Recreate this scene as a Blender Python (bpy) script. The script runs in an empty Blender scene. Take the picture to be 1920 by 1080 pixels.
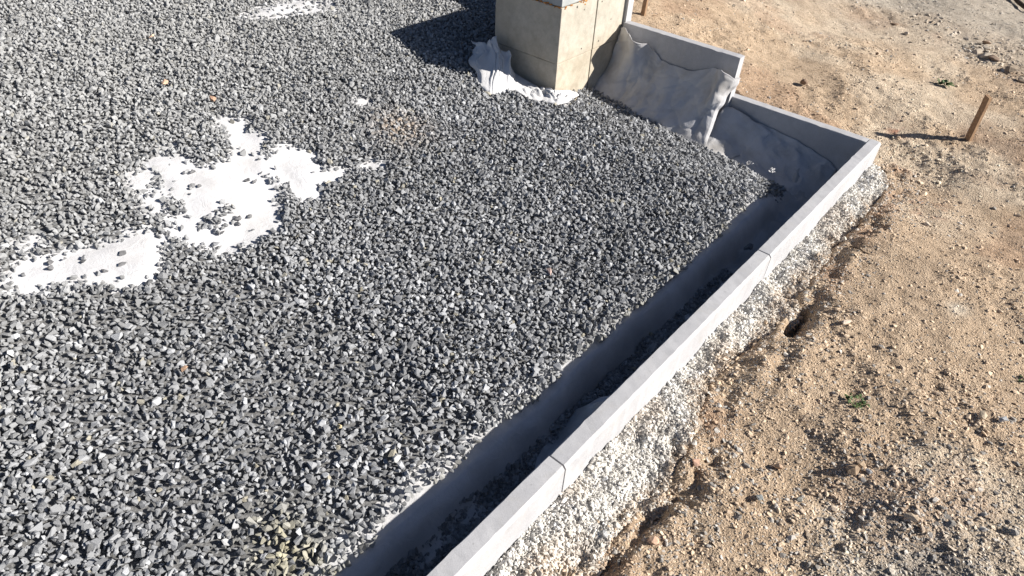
import bpy, bmesh, math, random
import numpy as np
from mathutils import Vector, Matrix, Euler
S = bpy.context.scene
R = math.radians
# ------------------------------------------------------------------ camera
cam_d = bpy.data.cameras.new('camera'); cam = bpy.data.objects.new('camera', cam_d)
S.collection.objects.link(cam); S.camera = cam
cam_d.sensor_width = 36; cam_d.lens = 1235.17/1920*36
cam_d.clip_start = .02; cam_d.clip_end = 400
cam.location = (.4068, -2.7052, 1.1568)
cam.rotation_euler = (R(49.6722), R(-2.3476), R(41.2339))
# ------------------------------------------------------------------ sky and sun
SUN_EL, SUN_AZ = 29.5, 34.0          # azimuth measured from +x towards +y
W = bpy.data.worlds.new('World'); S.world = W; W.use_nodes = True
nt = W.node_tree; nt.nodes.clear()
sky = nt.nodes.new('ShaderNodeTexSky'); sky.sky_type = 'NISHITA'; sky.sun_disc = False
sky.sun_elevation = R(SUN_EL); sky.sun_rotation = R(90-SUN_AZ)
sky.air_density = .5; sky.dust_density = .4; sky.ozone_density = 1.4
bg = nt.nodes.new('ShaderNodeBackground'); bg.inputs['Strength'].default_value = .05
wo = nt.nodes.new('ShaderNodeOutputWorld')
nt.links.new(sky.outputs[0], bg.inputs[0]); nt.links.new(bg.outputs[0], wo.inputs[0])
sl = bpy.data.lights.new('sun', 'SUN'); sl.energy = 5.0; sl.angle = R(.55); sl.color = (1, .95, .88)
so = bpy.data.objects.new('sun', sl); S.collection.objects.link(so)
sd = Vector((math.cos(R(SUN_EL))*math.cos(R(SUN_AZ)), math.cos(R(SUN_EL))*math.sin(R(SUN_AZ)), math.sin(R(SUN_EL))))
so.rotation_euler = sd.to_track_quat('Z', 'Y').to_euler(); so.location = sd*10
S.view_settings.view_transform = 'Standard'; S.view_settings.look = 'None'
S.view_settings.gamma = 1; S.view_settings.exposure = .82
S.view_settings.use_curve_mapping = False
rng = np.random.default_rng(7); random.seed(7)
# ---- terrain shape (metres; the corner of the two kerb lines is the origin) ----
def _hash(ix, iy, seed):
    n = (ix.astype(np.int64)*374761393 + iy.astype(np.int64)*668265263 + seed*1442695041) & 0xffffffff
    n = ((n ^ (n >> 13))*1274126177) & 0xffffffff
    return ((n ^ (n >> 16)) & 0xffff)/65535.0
def vnoise(x, y, s, seed=0):
    x = np.asarray(x, float)/s; y = np.asarray(y, float)/s
    ix = np.floor(x); iy = np.floor(y); fx = x-ix; fy = y-iy
    fx = fx*fx*fx*(fx*(fx*6-15)+10); fy = fy*fy*fy*(fy*(fy*6-15)+10)
    a = _hash(ix, iy, seed); b = _hash(ix+1, iy, seed); c = _hash(ix, iy+1, seed); d = _hash(ix+1, iy+1, seed)
    return (a+(b-a)*fx+(c-a)*fy+(a-b-c+d)*fx*fy)*2-1
def fbm(x, y, s, oct=4, seed=0, gain=.5):
    r = 0; a = 1.0
    for k in range(oct):
        th = .6*k+.3; c, sn = math.cos(th), math.sin(th)
        r = r+a*vnoise(c*x-sn*y+7.1*k, sn*x+c*y-3.7*k, s/2**k, seed+k*17); a *= gain
    return r
def sst(a, b, v):
    t = np.clip((v-a)/(b-a), 0, 1); return t*t*(3-2*t)
def heap(x, y):
    """top of the dark gravel bed, before it breaks down into the trench"""
    x = np.asarray(x, float); y = np.asarray(y, float)
    z = np.interp(-x, [.15, .6, 1.2, 1.6, 2.0, 3.0, 5.0, 9.0], [-.125, -.105, -.04, .04, .11, .23, .42, .8])
    z = z-.055*sst(-.55, -.25, y)*sst(-1.35, -1.1, x)
    return z+.007*fbm(x, y, .45, 3, 5)
def heap_mask(x, y):
    wob = .012*fbm(x, y, .16, 3, 9)
    sx = sst(.165, .215, -x+wob*.75)
    sy = sst(.205, .300, -y+wob+.03*sst(.3, .9, -x))
    sy = np.maximum(sy, sst(1.25, 1.4, -x))
    return sx*sy
def sheet_z(x, y):
    """the white fabric under the gravel: bed, trench and the rise against both kerbs"""
    x = np.asarray(x, float); y = np.asarray(y, float)
    h = heap(x, y)-.016
    fl = np.interp(-x, [0, .3, .7, 1.2, 2], [-.245, -.225, -.17, -.13, .05])
    m = heap_mask(x, y)
    z = fl+(h-fl)*m
    z = z+.085*sst(.105, .05, -x+.006*vnoise(y, x, .12, 3))*(.7+.5*vnoise(y, x*0, .23, 4))
    ztop = np.interp(-x, [.05, .2, .6, 1.2], [-.16, -.13, -.055, .0])
    k = sst(.21, .05, -y)*(1-sst(1.2, 1.4, -x))
    z = z+(ztop-z)*k*np.where(ztop > z, 1, 0)
    tr = 1-m
    z = z+tr*(.010*fbm(x, y, .14, 3, 21)+.006*fbm(x*.6, y*2, .08, 2, 33))
    return z+m*.003*fbm(x, y, .12, 2, 44)
def dirt_z(x, y):
    x = np.asarray(x, float); y = np.asarray(y, float)
    z = np.interp(-x, [-2.5, -.7, -.2, 0, .3, .6, 1.2, 2.0, 4.0, 9.0], [-.05, -.09, -.10, -.085, -.055, -.02, .14, .34, .75, 1.6])
    z = z+.05*sst(.1, .7, y)*sst(-.9, -.1, x)+.03*sst(.3, 1.5, x)
    far = sst(1.5, 6, np.hypot(x, y))
    z = z+.022*fbm(x, y, .55, 2, 61)*(1+far)+.006*fbm(x, y, .14, 2, 71)
    return z
def crease(x, y, s, seed=0, oct=3):
    """sharp irregular folds"""
    r = 0; a = 1.0
    for k in range(oct):
        th = .9*k+.4+seed; c, sn = math.cos(th), math.sin(th)
        u = (c*x-sn*y)/s*2**k; v = (sn*x+c*y)/s*2**k*.45
        r = r+a*(1-2*np.abs(vnoise(u+.6*vnoise(v*1.3, u, 1, seed+5), v, 1, seed+k*11))**.7); a *= .5
    return r
# ------------------------------------------------------------------ helpers
def tag(o, label=None, cat=None, group=None, kind=None):
    for k, v in (('label', label), ('category', cat), ('group', group), ('kind', kind)):
        if v: o[k] = v
    return o
def mk(name, verts, faces, m=None, parent=None, smooth=False):
    me = bpy.data.meshes.new(name); me.from_pydata([tuple(map(float, v)) for v in verts], [], faces); me.update()
    if smooth: me.polygons.foreach_set('use_smooth', [True]*len(me.polygons))
    o = bpy.data.objects.new(name, me); S.collection.objects.link(o)
    if m: me.materials.append(m)
    if parent: o.parent = parent
    return o
def grid_mesh(name, X, Y, Z, m, keep=None, cols=None):
    ny, nx = X.shape
    V = np.stack([X, Y, Z], -1).reshape(-1, 3)
    i = np.arange(nx*ny).reshape(ny, nx)
    F = np.stack([i[:-1, :-1], i[:-1, 1:], i[1:, 1:], i[1:, :-1]], -1)
    if keep is not None: F = F[keep]
    F = F.reshape(-1, 4)
    me = bpy.data.meshes.new(name)
    me.vertices.add(len(V)); me.vertices.foreach_set('co', V.astype(np.float32).ravel())
    me.loops.add(F.size); me.loops.foreach_set('vertex_index', F.astype(np.int32).ravel())
    me.polygons.add(len(F)); me.polygons.foreach_set('loop_start', np.arange(0, F.size, 4, dtype=np.int32))
    me.polygons.foreach_set('use_smooth', np.ones(len(F), bool))
    me.update(calc_edges=True)
    if cols is not None:
        a = me.attributes.new('tint', 'FLOAT_COLOR', 'POINT')
        a.data.foreach_set('color', np.concatenate([cols.reshape(-1, 3), np.ones((nx*ny, 1))], 1).astype(np.float32).ravel())
    me.materials.append(m)
    o = bpy.data.objects.new(name, me); S.collection.objects.link(o); return o
class NT:
    def __init__(s, name):
        s.m = bpy.data.materials.new(name); s.m.use_nodes = True; s.t = s.m.node_tree; s.t.nodes.clear()
        s.out = s.n('ShaderNodeOutputMaterial'); s.b = s.n('ShaderNodeBsdfPrincipled'); s.l(s.b.outputs[0], s.out.inputs[0])
        s.b.inputs['Specular IOR Level'].default_value = .25; s.b.inputs['Roughness'].default_value = .9
        s.co = s.n('ShaderNodeTexCoord').outputs['Object']
    def n(s, t, **k):
        x = s.t.nodes.new(t)
        for a, b in k.items(): setattr(x, a, b)
        return x
    def l(s, a, b): s.t.links.new(a, b)
    def noise(s, scale, detail=4, rough=.55, co=None, dist=0):
        x = s.n('ShaderNodeTexNoise'); x.inputs['Scale'].default_value = scale; x.inputs['Detail'].default_value = detail
        x.inputs['Roughness'].default_value = rough; x.inputs['Distortion'].default_value = dist
        s.l(co or s.co, x.inputs['Vector']); return x.outputs['Fac']
    def ramp(s, f, stops, interp='LINEAR'):
        x = s.n('ShaderNodeValToRGB'); x.color_ramp.interpolation = interp; e = x.color_ramp.elements
        while len(e) < len(stops): e.new(.5)
        for q, (p, c) in zip(e, stops):
            q.position = p; q.color = (*c, 1) if isinstance(c, tuple) else (c, c, c, 1)
        s.l(f, x.inputs[0]); return x.outputs[0]
    def mix(s, f, a, b, mode='MIX'):
        x = s.n('ShaderNodeMix', data_type='RGBA', blend_type=mode)
        for sock, v in ((x.inputs['Factor'], f), (x.inputs[6], a), (x.inputs[7], b)):
            if isinstance(v, (int, float)): sock.default_value = v
            elif isinstance(v, tuple): sock.default_value = (*v, 1)
            else: s.l(v, sock)
        return x.outputs[2]
    def math(s, op, a, b=None, clamp=False):
        x = s.n('ShaderNodeMath', operation=op, use_clamp=clamp)
        for sock, v in ((x.inputs[0], a), (x.inputs[1], b)):
            if v is None: continue
            if isinstance(v, (int, float)): sock.default_value = v
            else: s.l(v, sock)
        return x.outputs[0]
    def bump(s, h, dist, strength=1, prev=None):
        x = s.n('ShaderNodeBump'); x.inputs['Distance'].default_value = dist; x.inputs['Strength'].default_value = strength
        s.l(h, x.inputs['Height'])
        if prev: s.l(prev, x.inputs['Normal'])
        return x.outputs[0]
    def fin(s, col, normal=None, rough=None):
        if isinstance(col, tuple): s.b.inputs['Base Color'].default_value = (*col, 1)
        else: s.l(col, s.b.inputs['Base Color'])
        if normal: s.l(normal, s.b.inputs['Normal'])
        if rough is not None:
            if isinstance(rough, (int, float)): s.b.inputs['Roughness'].default_value = rough
            else: s.l(rough, s.b.inputs['Roughness'])
        return s.m

# ------------------------------------------------------------------ materials
def stone_mat(name, rough=.75, bumpd=.0015, spec=.3, fine=170):
    k = NT(name); a = k.n('ShaderNodeAttribute'); a.attribute_type = 'INSTANCER'; a.attribute_name = 'tint'
    n = k.noise(fine, 3, .6); k.b.inputs['Specular IOR Level'].default_value = spec
    c = k.mix(1.0, a.outputs['Color'], k.ramp(n, [(.3, .72), (.7, 1.25)]), 'MULTIPLY')
    return k.fin(c, k.bump(n, bumpd, .6), rough)
def solid_stone(name, col, spec=.25, var=.3, scale=60):
    k = NT(name); n = k.noise(scale, 5, .6); k.b.inputs['Specular IOR Level'].default_value = spec
    c = k.ramp(n, [(.3, tuple(x*(1-var) for x in col)), (.7, tuple(min(1, x*(1+var)) for x in col))])
    return k.fin(c, k.bump(n, .003, .6), .85)
def kerb_mat():
    k = NT('kerb_concrete'); big = k.noise(5, 4, .6); fine = k.noise(420, 3, .7); mid = k.noise(45, 4, .6)
    c = k.ramp(big, [(.3, (.43, .43, .445)), (.7, (.53, .53, .545))])
    c = k.mix(.35, c, k.ramp(fine, [(.3, .45), (.7, 1.15)]), 'MULTIPLY')
    c = k.mix(.5, c, k.ramp(mid, [(.35, .86), (.6, 1.0)]), 'MULTIPLY')
    v = k.n('ShaderNodeTexVoronoi'); v.inputs['Scale'].default_value = 38; k.l(k.co, v.inputs['Vector'])
    st = k.noise(11, 6, .7, dist=.8); c = k.mix(k.math('MULTIPLY', k.ramp(st, [(.52, 0.), (.68, 1.)]), .30), c, (.36, .335, .29)); pit = k.math('LESS_THAN', v.outputs['Distance'], .07)
    c = k.mix(k.math('MULTIPLY', pit, .45), c, (.2, .2, .2))
    return k.fin(c, k.bump(fine, .0007, .5, k.bump(mid, .0015, .35)), .88)
def fabric_mat(name='geotextile', dirty=.25, base=(.62, .62, .635)):
    k = NT(name); w = k.noise(22, 6, .68, dist=1.2); f = k.noise(700, 2, .7); d = k.noise(7, 5, .65)
    c = k.mix(.25, base, k.ramp(f, [(.3, .7), (.7, 1.1)]), 'MULTIPLY')
    c = k.mix(k.math('MULTIPLY', k.ramp(d, [(.45, 0.), (.68, 1.)]), dirty), c, (.36, .33, .29))
    if name == 'geotextile':                          # trench shade mixed into the colour as grey, plus dusty smears all over
        a = k.n('ShaderNodeAttribute'); a.attribute_name = 'trench_shade'; c = k.mix(a.outputs['Fac'], c, (.40, .40, .405)); gd = k.noise(48, 5, .7); c = k.mix(k.math('MULTIPLY', k.ramp(gd, [(.5, 0.), (.66, 1.)]), .35), c, (.45, .45, .44))
    return k.fin(c, k.bump(f, .0008, .4, k.bump(w, .006, .5)), 1.0)
def dirt_mat():
    k = NT('dirt'); a = k.n('ShaderNodeAttribute'); a.attribute_name = 'tint'
    n1 = k.noise(26, 6, .68); n2 = k.noise(130, 5, .7); n3 = k.noise(420, 3, .7)
    c = k.mix(.7, a.outputs['Color'], k.ramp(n1, [(.3, (.62, .56, .5)), (.68, (1.2, 1.18, 1.15))]), 'MULTIPLY')
    c = k.mix(.6, c, k.ramp(n2, [(.34, (.72, .68, .64)), (.62, (1.1, 1.1, 1.1))]), 'MULTIPLY')
    vo = k.n('ShaderNodeTexVoronoi'); vo.inputs['Scale'].default_value = 210; k.l(k.co, vo.inputs['Vector'])
    nb = k.bump(vo.outputs['Distance'], .004, .8, k.bump(n3, .003, .9, k.bump(n2, .010, 1., k.bump(n1, .012, .7))))
    return k.fin(c, nb, 1.0)
def pillar_mat():
    k = NT('cast_concrete'); sx = k.n('ShaderNodeSeparateXYZ'); k.l(k.co, sx.inputs[0]); z = sx.outputs['Z']
    n = k.noise(9, 6, .62); f = k.noise(260, 3, .7); m = k.noise(34, 5, .6)
    c = k.ramp(n, [(.3, (.44, .385, .30)), (.5, (.51, .455, .365)), (.7, (.57, .52, .43))])
    g = k.ramp(k.math('ADD', k.math('MULTIPLY', z, 4.), k.math('MULTIPLY', n, .3), True), [(.5, 0.), (1., 1.)])
    c = k.mix(k.math('MULTIPLY', g, .45), c, (.42, .41, .37))
    c = k.mix(.45, c, k.ramp(m, [(.35, .72), (.62, 1.1)]), 'MULTIPLY'); bl = k.noise(3.2, 5, .6, dist=1.5); c = k.mix(k.math('MULTIPLY', k.ramp(bl, [(.45, 0.), (.62, 1.)]), .35), c, (.36, .31, .23))
    c = k.mix(.3, c, k.ramp(f, [(.3, .6), (.7, 1.15)]), 'MULTIPLY')
    for p, r in (((-1.2, -.238, .292), .004), ((-1.2, -.416, .306), .005), ((-1.2, -.364, .285), .003), ((-1.2, -.229, .123), .004), ((-1.2, -.355, .121), .004), ((-1.2, -.15, .2), .003)):
        d = k.n('ShaderNodeVectorMath', operation='DISTANCE'); k.l(k.co, d.inputs[0]); d.inputs[1].default_value = p
        c = k.mix(k.math('LESS_THAN', d.outputs['Value'], r), c, (.05, .045, .04))
    cr = k.ramp(k.noise(7, 3, .5, dist=1.5), [(.495, 0.), (.5, 1.), (.505, 0.)])
    return k.fin(c, k.bump(f, .001, .5, k.bump(m, .004, .35)), .9)
M_gravel = stone_mat('crushed_stone', .78, .0012, .35)
M_pebble = stone_mat('pebble', .9, .001, .2)
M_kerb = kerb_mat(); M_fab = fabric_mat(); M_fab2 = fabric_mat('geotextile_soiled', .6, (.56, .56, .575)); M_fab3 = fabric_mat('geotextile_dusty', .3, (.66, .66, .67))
M_dirt = dirt_mat(); M_pillar = pillar_mat()
k = NT('wood'); n = k.noise(30, 5, .6, dist=2); M_wood = k.fin(k.ramp(n, [(.3, (.22, .13, .075)), (.7, (.36, .24, .145))]), k.bump(n, .002, .5), .85)
k = NT('leaf'); n = k.noise(40, 3); M_leaf = k.fin(k.ramp(n, [(.3, (.04, .075, .02)), (.7, (.10, .15, .05))]), None, .6)
k = NT('bark'); n = k.noise(60, 5); M_bark = k.fin(k.ramp(n, [(.3, (.05, .035, .025)), (.7, (.14, .10, .07))]), k.bump(n, .002, .7), .9)
k = NT('rust'); n = k.noise(70, 5); M_rust = k.fin(k.ramp(n, [(.3, (.25, .09, .02)), (.5, (.50, .22, .06)), (.7, (.55, .36, .18))]), k.bump(n, .003, .8), .9)

def poly_sd(x, y, P):
    """signed distance to a polygon, negative inside"""
    P = np.array(P); d = np.full(x.shape, 1e9); ins = np.zeros(x.shape, bool)
    for i in range(len(P)):
        a = P[i]; b = P[(i+1) % len(P)]; e = b-a
        t = np.clip(((x-a[0])*e[0]+(y-a[1])*e[1])/(e@e+1e-12), 0, 1)
        d = np.minimum(d, np.hypot(x-a[0]-t*e[0], y-a[1]-t*e[1]))
        c = ((a[1] > y) != (b[1] > y)) & (x < (b[0]-a[0])*(y-a[1])/(b[1]-a[1]+1e-12)+a[0]); ins ^= c
    return np.where(ins, -d, d)
def jgrid(x0, x1, y0, y1, d, r):
    X, Y = np.meshgrid(np.arange(x0, x1, d), np.arange(y0, y1, d))
    X = X.ravel(); Y = Y.ravel()
    return X+r.uniform(-.55, .55, len(X))*d, Y+r.uniform(-.55, .55, len(X))*d
P_A = [(-1.626, -2.122), (-1.679, -2.033), (-1.682, -1.989), (-1.648, -1.944), (-1.582, -1.925), (-1.544, -1.897), (-1.551, -1.84), (-1.577, -1.8), (-1.543, -1.767), (-1.538, -1.738), (-1.489, -1.699), (-1.527, -1.648), (-1.509, -1.618), (-1.439, -1.593), (-1.386, -1.615), (-1.342, -1.606), (-1.316, -1.538), (-1.293, -1.592), (-1.31, -1.657), (-1.253, -1.701), (-1.258, -1.746), (-1.301, -1.755), (-1.392, -1.745), (-1.425, -1.777), (-1.358, -1.786), (-1.267, -1.834), (-1.2, -1.889), (-1.203, -1.939), (-1.207, -2.008), (-1.211, -2.061), (-1.256, -2.072), (-1.312, -2.11), (-1.357, -2.148), (-1.386, -2.151), (-1.387, -2.111), (-1.442, -2.125), (-1.486, -2.139), (-1.548, -2.111), (-1.541, -2.068), (-1.583, -2.125)]
P_A2 = [(-1.789, -1.73), (-1.719, -1.659), (-1.655, -1.693), (-1.608, -1.666), (-1.565, -1.688), (-1.534, -1.741), (-1.572, -1.803), (-1.684, -1.739), (-1.74, -1.752)]
P_B = [(-1.462, -2.52), (-1.487, -2.473), (-1.455, -2.429), (-1.448, -2.383), (-1.419, -2.334), (-1.403, -2.272), (-1.413, -2.23), (-1.389, -2.156), (-1.357, -2.148), (-1.33, -2.202), (-1.27, -2.236), (-1.228, -2.271), (-1.23, -2.317), (-1.264, -2.344), (-1.316, -2.379), (-1.352, -2.428), (-1.368, -2.473), (-1.373, -2.522), (-1.419, -2.552)]
P_T = [(-2.393, -1.243), (-2.43, -1.14), (-2.441, -1.036), (-2.434, -0.913), (-2.367, -0.798), (-2.235, -0.811), (-2.273, -0.916), (-2.303, -1.008), (-2.329, -1.155)]
P_s1 = [(-2.076, -2.23), (-2.092, -2.195), (-2.046, -2.153), (-2.035, -2.203)]
P_s2 = [(-1.602, -1.257), (-1.618, -1.224), (-1.583, -1.206), (-1.575, -1.249)]
P_s3 = [(-1.294, -1.484), (-1.292, -1.439), (-1.265, -1.408), (-1.26, -1.454)]
P_s4 = [(-2.513, -2.094), (-2.518, -2.071), (-2.489, -2.068), (-2.484, -2.091)]
P_s5 = [(-1.518, -0.83), (-1.476, -0.761), (-1.4, -0.759), (-1.323, -0.777), (-1.383, -0.825), (-1.476, -0.856)]
P_s6 = [(-1.545, -2.458), (-1.547, -2.425), (-1.523, -2.428), (-1.528, -2.455)]
P_s7 = [(-1.731, -1.962), (-1.728, -1.927), (-1.698, -1.937), (-1.706, -1.965)]
P_I1 = [(-1.603, -2.047), (-1.575, -2.028), (-1.52, -2.054), (-1.45, -2.04), (-1.398, -2.05), (-1.393, -2.088), (-1.422, -2.129), (-1.475, -2.122), (-1.504, -2.083), (-1.574, -2.097)]
P_I2 = [(-1.331, -2.078), (-1.367, -2.022), (-1.369, -1.95), (-1.343, -1.953), (-1.311, -1.988), (-1.291, -2.036)]
P_I3 = [(-1.448, -1.777), (-1.44, -1.743), (-1.352, -1.758), (-1.316, -1.76), (-1.297, -1.805), (-1.324, -1.809), (-1.377, -1.779)]
BALD = [P_A, P_A2, P_B, P_T, P_s2, P_s3, P_s6, P_s7]
P_I4 = [(-1.44, -2.145), (-1.365, -2.12), (-1.34, -2.15), (-1.36, -2.185), (-1.42, -2.19)]
ISLES = [P_I1, P_I2, P_I3, P_I4]
def bald(x, y):
    d = np.full(x.shape, 1e9)
    for P in BALD: d = np.minimum(d, poly_sd(x, y, P))
    for P in ISLES: d = np.maximum(d, -poly_sd(x, y, P))
    return d-.001+.011*fbm(x, y, .030, 3, 121)
# ------------------------------------------------------------------ ground of bare earth
def spaced(segs):
    out = []
    for a, b, d in segs: out += list(np.arange(a, b-1e-6, d))
    return out
def grow(a, d, lim, f=1.25):
    r = []; x = a
    while x < lim: d *= f; x += d; r.append(x)
    return r
PITS = [(.150, -1.075, .024, .085, .10), (.165, -1.86, .03, .09, .055), (.15, -2.08, .035, .06, .05), (.13, -.72, .02, .05, .02), (.10, -.52, .02, .06, .02), (.19, -1.30, .02, .05, .015)]
STRIP = [(.057, .003), (.093, -.1), (.112, -.263), (.11, -.478), (.106, -.692), (.111, -.841), (.120, -.968), (.135, -1.058), (.112, -1.224), (.09, -1.396), (.092, -1.476), (.115, -1.613), (.150, -1.699), (.160, -1.786), (.165, -1.88), (.150, -1.996), (.140, -2.071), (.12, -2.2), (.13, -2.5), (.14, -3.2)]
def strip_edge(y):
    ys = np.array([p[1] for p in STRIP])[::-1]; xs = np.array([p[0] for p in STRIP])[::-1]
    return np.interp(y, ys, xs)+.010*fbm(np.asarray(y, float), 0*np.asarray(y, float), .07, 3, 81)
def dirt_full(x, y):
    ru = sst(-.3, .6, fbm(x, y, .35, 3, 93))
    z = dirt_z(x, y)+(.002+.004*ru)*fbm(x, y, .055, 3, 91)+(.001+.0035*ru)*np.abs(fbm(x, y, .024, 3, 95))
    z = z-.005*sst(.1, .9, fbm(x*.8, y*1.3, .24, 2, 96))
    for a, b, r1, r2, d in PITS: z = z-d*np.exp(-((x-a)/r1)**2-((y-b)/r2)**2)
    e = strip_edge(y)
    z = z+.014*fbm(x, y, .045, 3, 99)*np.exp(-((x-e-.03)/.05)**2)*(y < .1)
    z = z+.012*np.exp(-((x-e-.05)/.03)**2)*(y < -.1)*fbm(x, y, .09, 2, 97)
    w_ = np.exp(-(np.maximum(x-e, 0)/.05)**2)*(y < .02)*(1-np.exp(-((y+1.075)/.09)**2)); z = z+(-.116+.004*fbm(x, y, .03, 2, 98)-z)*w_*.8*(z > -.125)
    z = z-.05*sst(e+.004, e-.035, x)*(y < .02)      # the earth dips beneath the bedding
    return z
def earth_tint(x, y):
    base = np.array([.65, .51, .37]); red = np.array([.47, .30, .20]); grey = np.array([.52, .48, .42]); pale = np.array([.78, .67, .53]); dark = np.array([.38, .30, .23])
    c = np.ones(x.shape+(3,))*base
    def blend(c, k, w): w = np.clip(w, 0, 1)[..., None]; return c*(1-w)+k*w
    c = blend(c, pale, .75*sst(.05, .6, fbm(x, y, .6, 3, 101)))
    c = blend(c, red, .4*sst(.15, .8, fbm(x, y, .32, 4, 103)))
    c = blend(c, red, .6*np.exp(-((x-strip_edge(y)-.03)/.045)**2)*(y < .1)*sst(-.4, .5, fbm(x, y, .12, 3, 105)))
    c = blend(c, grey, .85*sst(-.1, .7, fbm(x, y, .3, 3, 107)+.5)*np.exp(-((x-.58)/.22)**2-((y+1.7)/.25)**2))
    c = blend(c, grey, .85*sst(1.1, 2.2, y+.25*fbm(x, y, .5, 3, 109)-.2*x))
    c = blend(c, dark, .6*np.exp(-((x-.18)/.2)**2-((y-1.45)/.22)**2)*sst(-.5, .3, fbm(x, y, .12, 3, 111)))
    c = blend(c, np.array([.62, .25, .15]), .8*np.exp(-((x+.01)/.035)**2-((y-.33)/.05)**2)*sst(-.3, .4, fbm(x, y, .04, 3, 113)))
    c = blend(c, np.array([.58, .24, .14]), .75*np.exp(-((x-.26)/.07)**2-((y+.16)/.05)**2)*sst(-.3, .4, fbm(x, y, .04, 3, 115)))
    c = blend(c, np.array([.72, .66, .56]), .8*np.exp(-((x-.484)/.03)**2-((y+.745)/.04)**2))
    return np.clip(c, .02, .9)
xs = sorted([-v for v in grow(1.6, .02, 80)])+spaced([(-1.6, -.05, .014), (-.05, 1.0, .007), (1.0, 1.6, .02)])+grow(1.6, .02, 80)
xs = np.array(sorted(set(np.round([v for v in xs if not -.042 < v < -.002]+[-.034, -.012], 5))))
ys = sorted([-v for v in grow(2.9, .02, 80)])+spaced([(-2.9, .6, .0085), (.6, 3.2, .016)])+grow(3.2, .02, 80)
ys = np.array(sorted(set(np.round([v for v in ys if not -.042 < v < -.002]+[-.034, -.012], 5))))
X, Y = np.meshgrid(xs, ys)
Z = dirt_full(X, Y)
basin = (X < -.02) & (Y < -.02) & (X > -7.5) & (Y > -5)
Z = np.where(basin, Z-.45, Z)
inner = (X < -.3) & (Y < -.3) & (X > -7) & (Y > -4.8)
keep = ~(inner[:-1, :-1] & inner[1:, 1:])
ground = grid_mesh('dirt_ground', X, Y, Z, M_dirt, keep, earth_tint(X, Y)); tag(ground, kind='structure')

# ------------------------------------------------------------------ white geotextile under the gravel, through the trench
xs = -np.array(spaced([(.0465, .30, .006), (.30, 1.3, .012), (1.3, 3.0, .025)])+grow(3.0, .03, 7.4))[::-1]
ys = -np.array(spaced([(.0465, .45, .007), (.45, 2.9, .014)])+grow(2.9, .03, 4.9))[::-1]
X, Y = np.meshgrid(xs, ys); Z = sheet_z(X, Y)
bare = np.maximum(sst(.95, .6, heap_mask(X, Y)), sst(.015, -.03, bald(X, Y)))
Z = Z+(.0045*crease(X, Y, .16, 2)+.006*fbm(X, Y, .10, 2, 181))*bare*sst(-.06, -.09, X)*sst(-.06, -.10, Y)
trm = sst(.97, .6, heap_mask(X, Y))*sst(-.055, -.08, X)*sst(-.06, -.10, Y)
Z = Z+trm*(.012*crease(X*1.6, Y*.8, .12, 7)+.007*crease(X, Y, .05, 9, 2))
Z = Z-.25*((X > -1.60) & (X < -1.15) & (Y > -.47) & (Y < -.03))
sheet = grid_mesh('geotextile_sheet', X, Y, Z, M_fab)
a = sheet.data.attributes.new('trench_shade', 'FLOAT', 'POINT'); a.data.foreach_set('value', (sst(.95, .3, heap_mask(X, Y))*np.clip(.62+.45*fbm(X, Y, .13, 4, 191), 0, 1)).astype(np.float32).ravel())  # weight of the shade painted into the fabric along the trench, blotchy
tag(sheet, 'white geotextile spread under the dark gravel and lining the shaded trench', 'geotextile')

# ------------------------------------------------------------------ stone shapes and scattering
def hull_mesh(name, n, dims, m, seed, jit=.25, round_=False):
    r = random.Random(seed); bm = bmesh.new()
    for i in range(n):
        v = Vector((r.gauss(0, 1), r.gauss(0, 1), r.gauss(0, 1))).normalized()*(1-r.random()*jit)
        if not round_:
            p = 4.0; L = (abs(v.x)**p+abs(v.y)**p+abs(v.z)**p)**(1/p); v = v*(v.length/L*.9+.1)
        bm.verts.new((v.x*dims[0]/2, v.y*dims[1]/2, v.z*dims[2]/2))
    bmesh.ops.convex_hull(bm, input=bm.verts[:], use_existing_faces=False)
    loose = [v for v in bm.verts if not v.link_faces]; bmesh.ops.delete(bm, geom=loose, context='VERTS')
    bmesh.ops.dissolve_limit(bm, angle_limit=R(9), verts=bm.verts[:], edges=bm.edges[:])
    bmesh.ops.recalc_face_normals(bm, faces=bm.faces[:])
    me = bpy.data.meshes.new(name); bm.to_mesh(me); bm.free(); me.materials.append(m); return me
def variants(name, count, nrange, m, seed, flat=(.35, .75), wid=(.6, .95), round_=False):
    col = bpy.data.collections.new(name+'_shapes'); r = random.Random(seed)
    for i in range(count):
        me = hull_mesh(name, r.randint(*nrange), (1, r.uniform(*wid), r.uniform(*flat)), m, seed*100+i, round_=round_)
        o = bpy.data.objects.new(name, me); col.objects.link(o)
    return col
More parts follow.
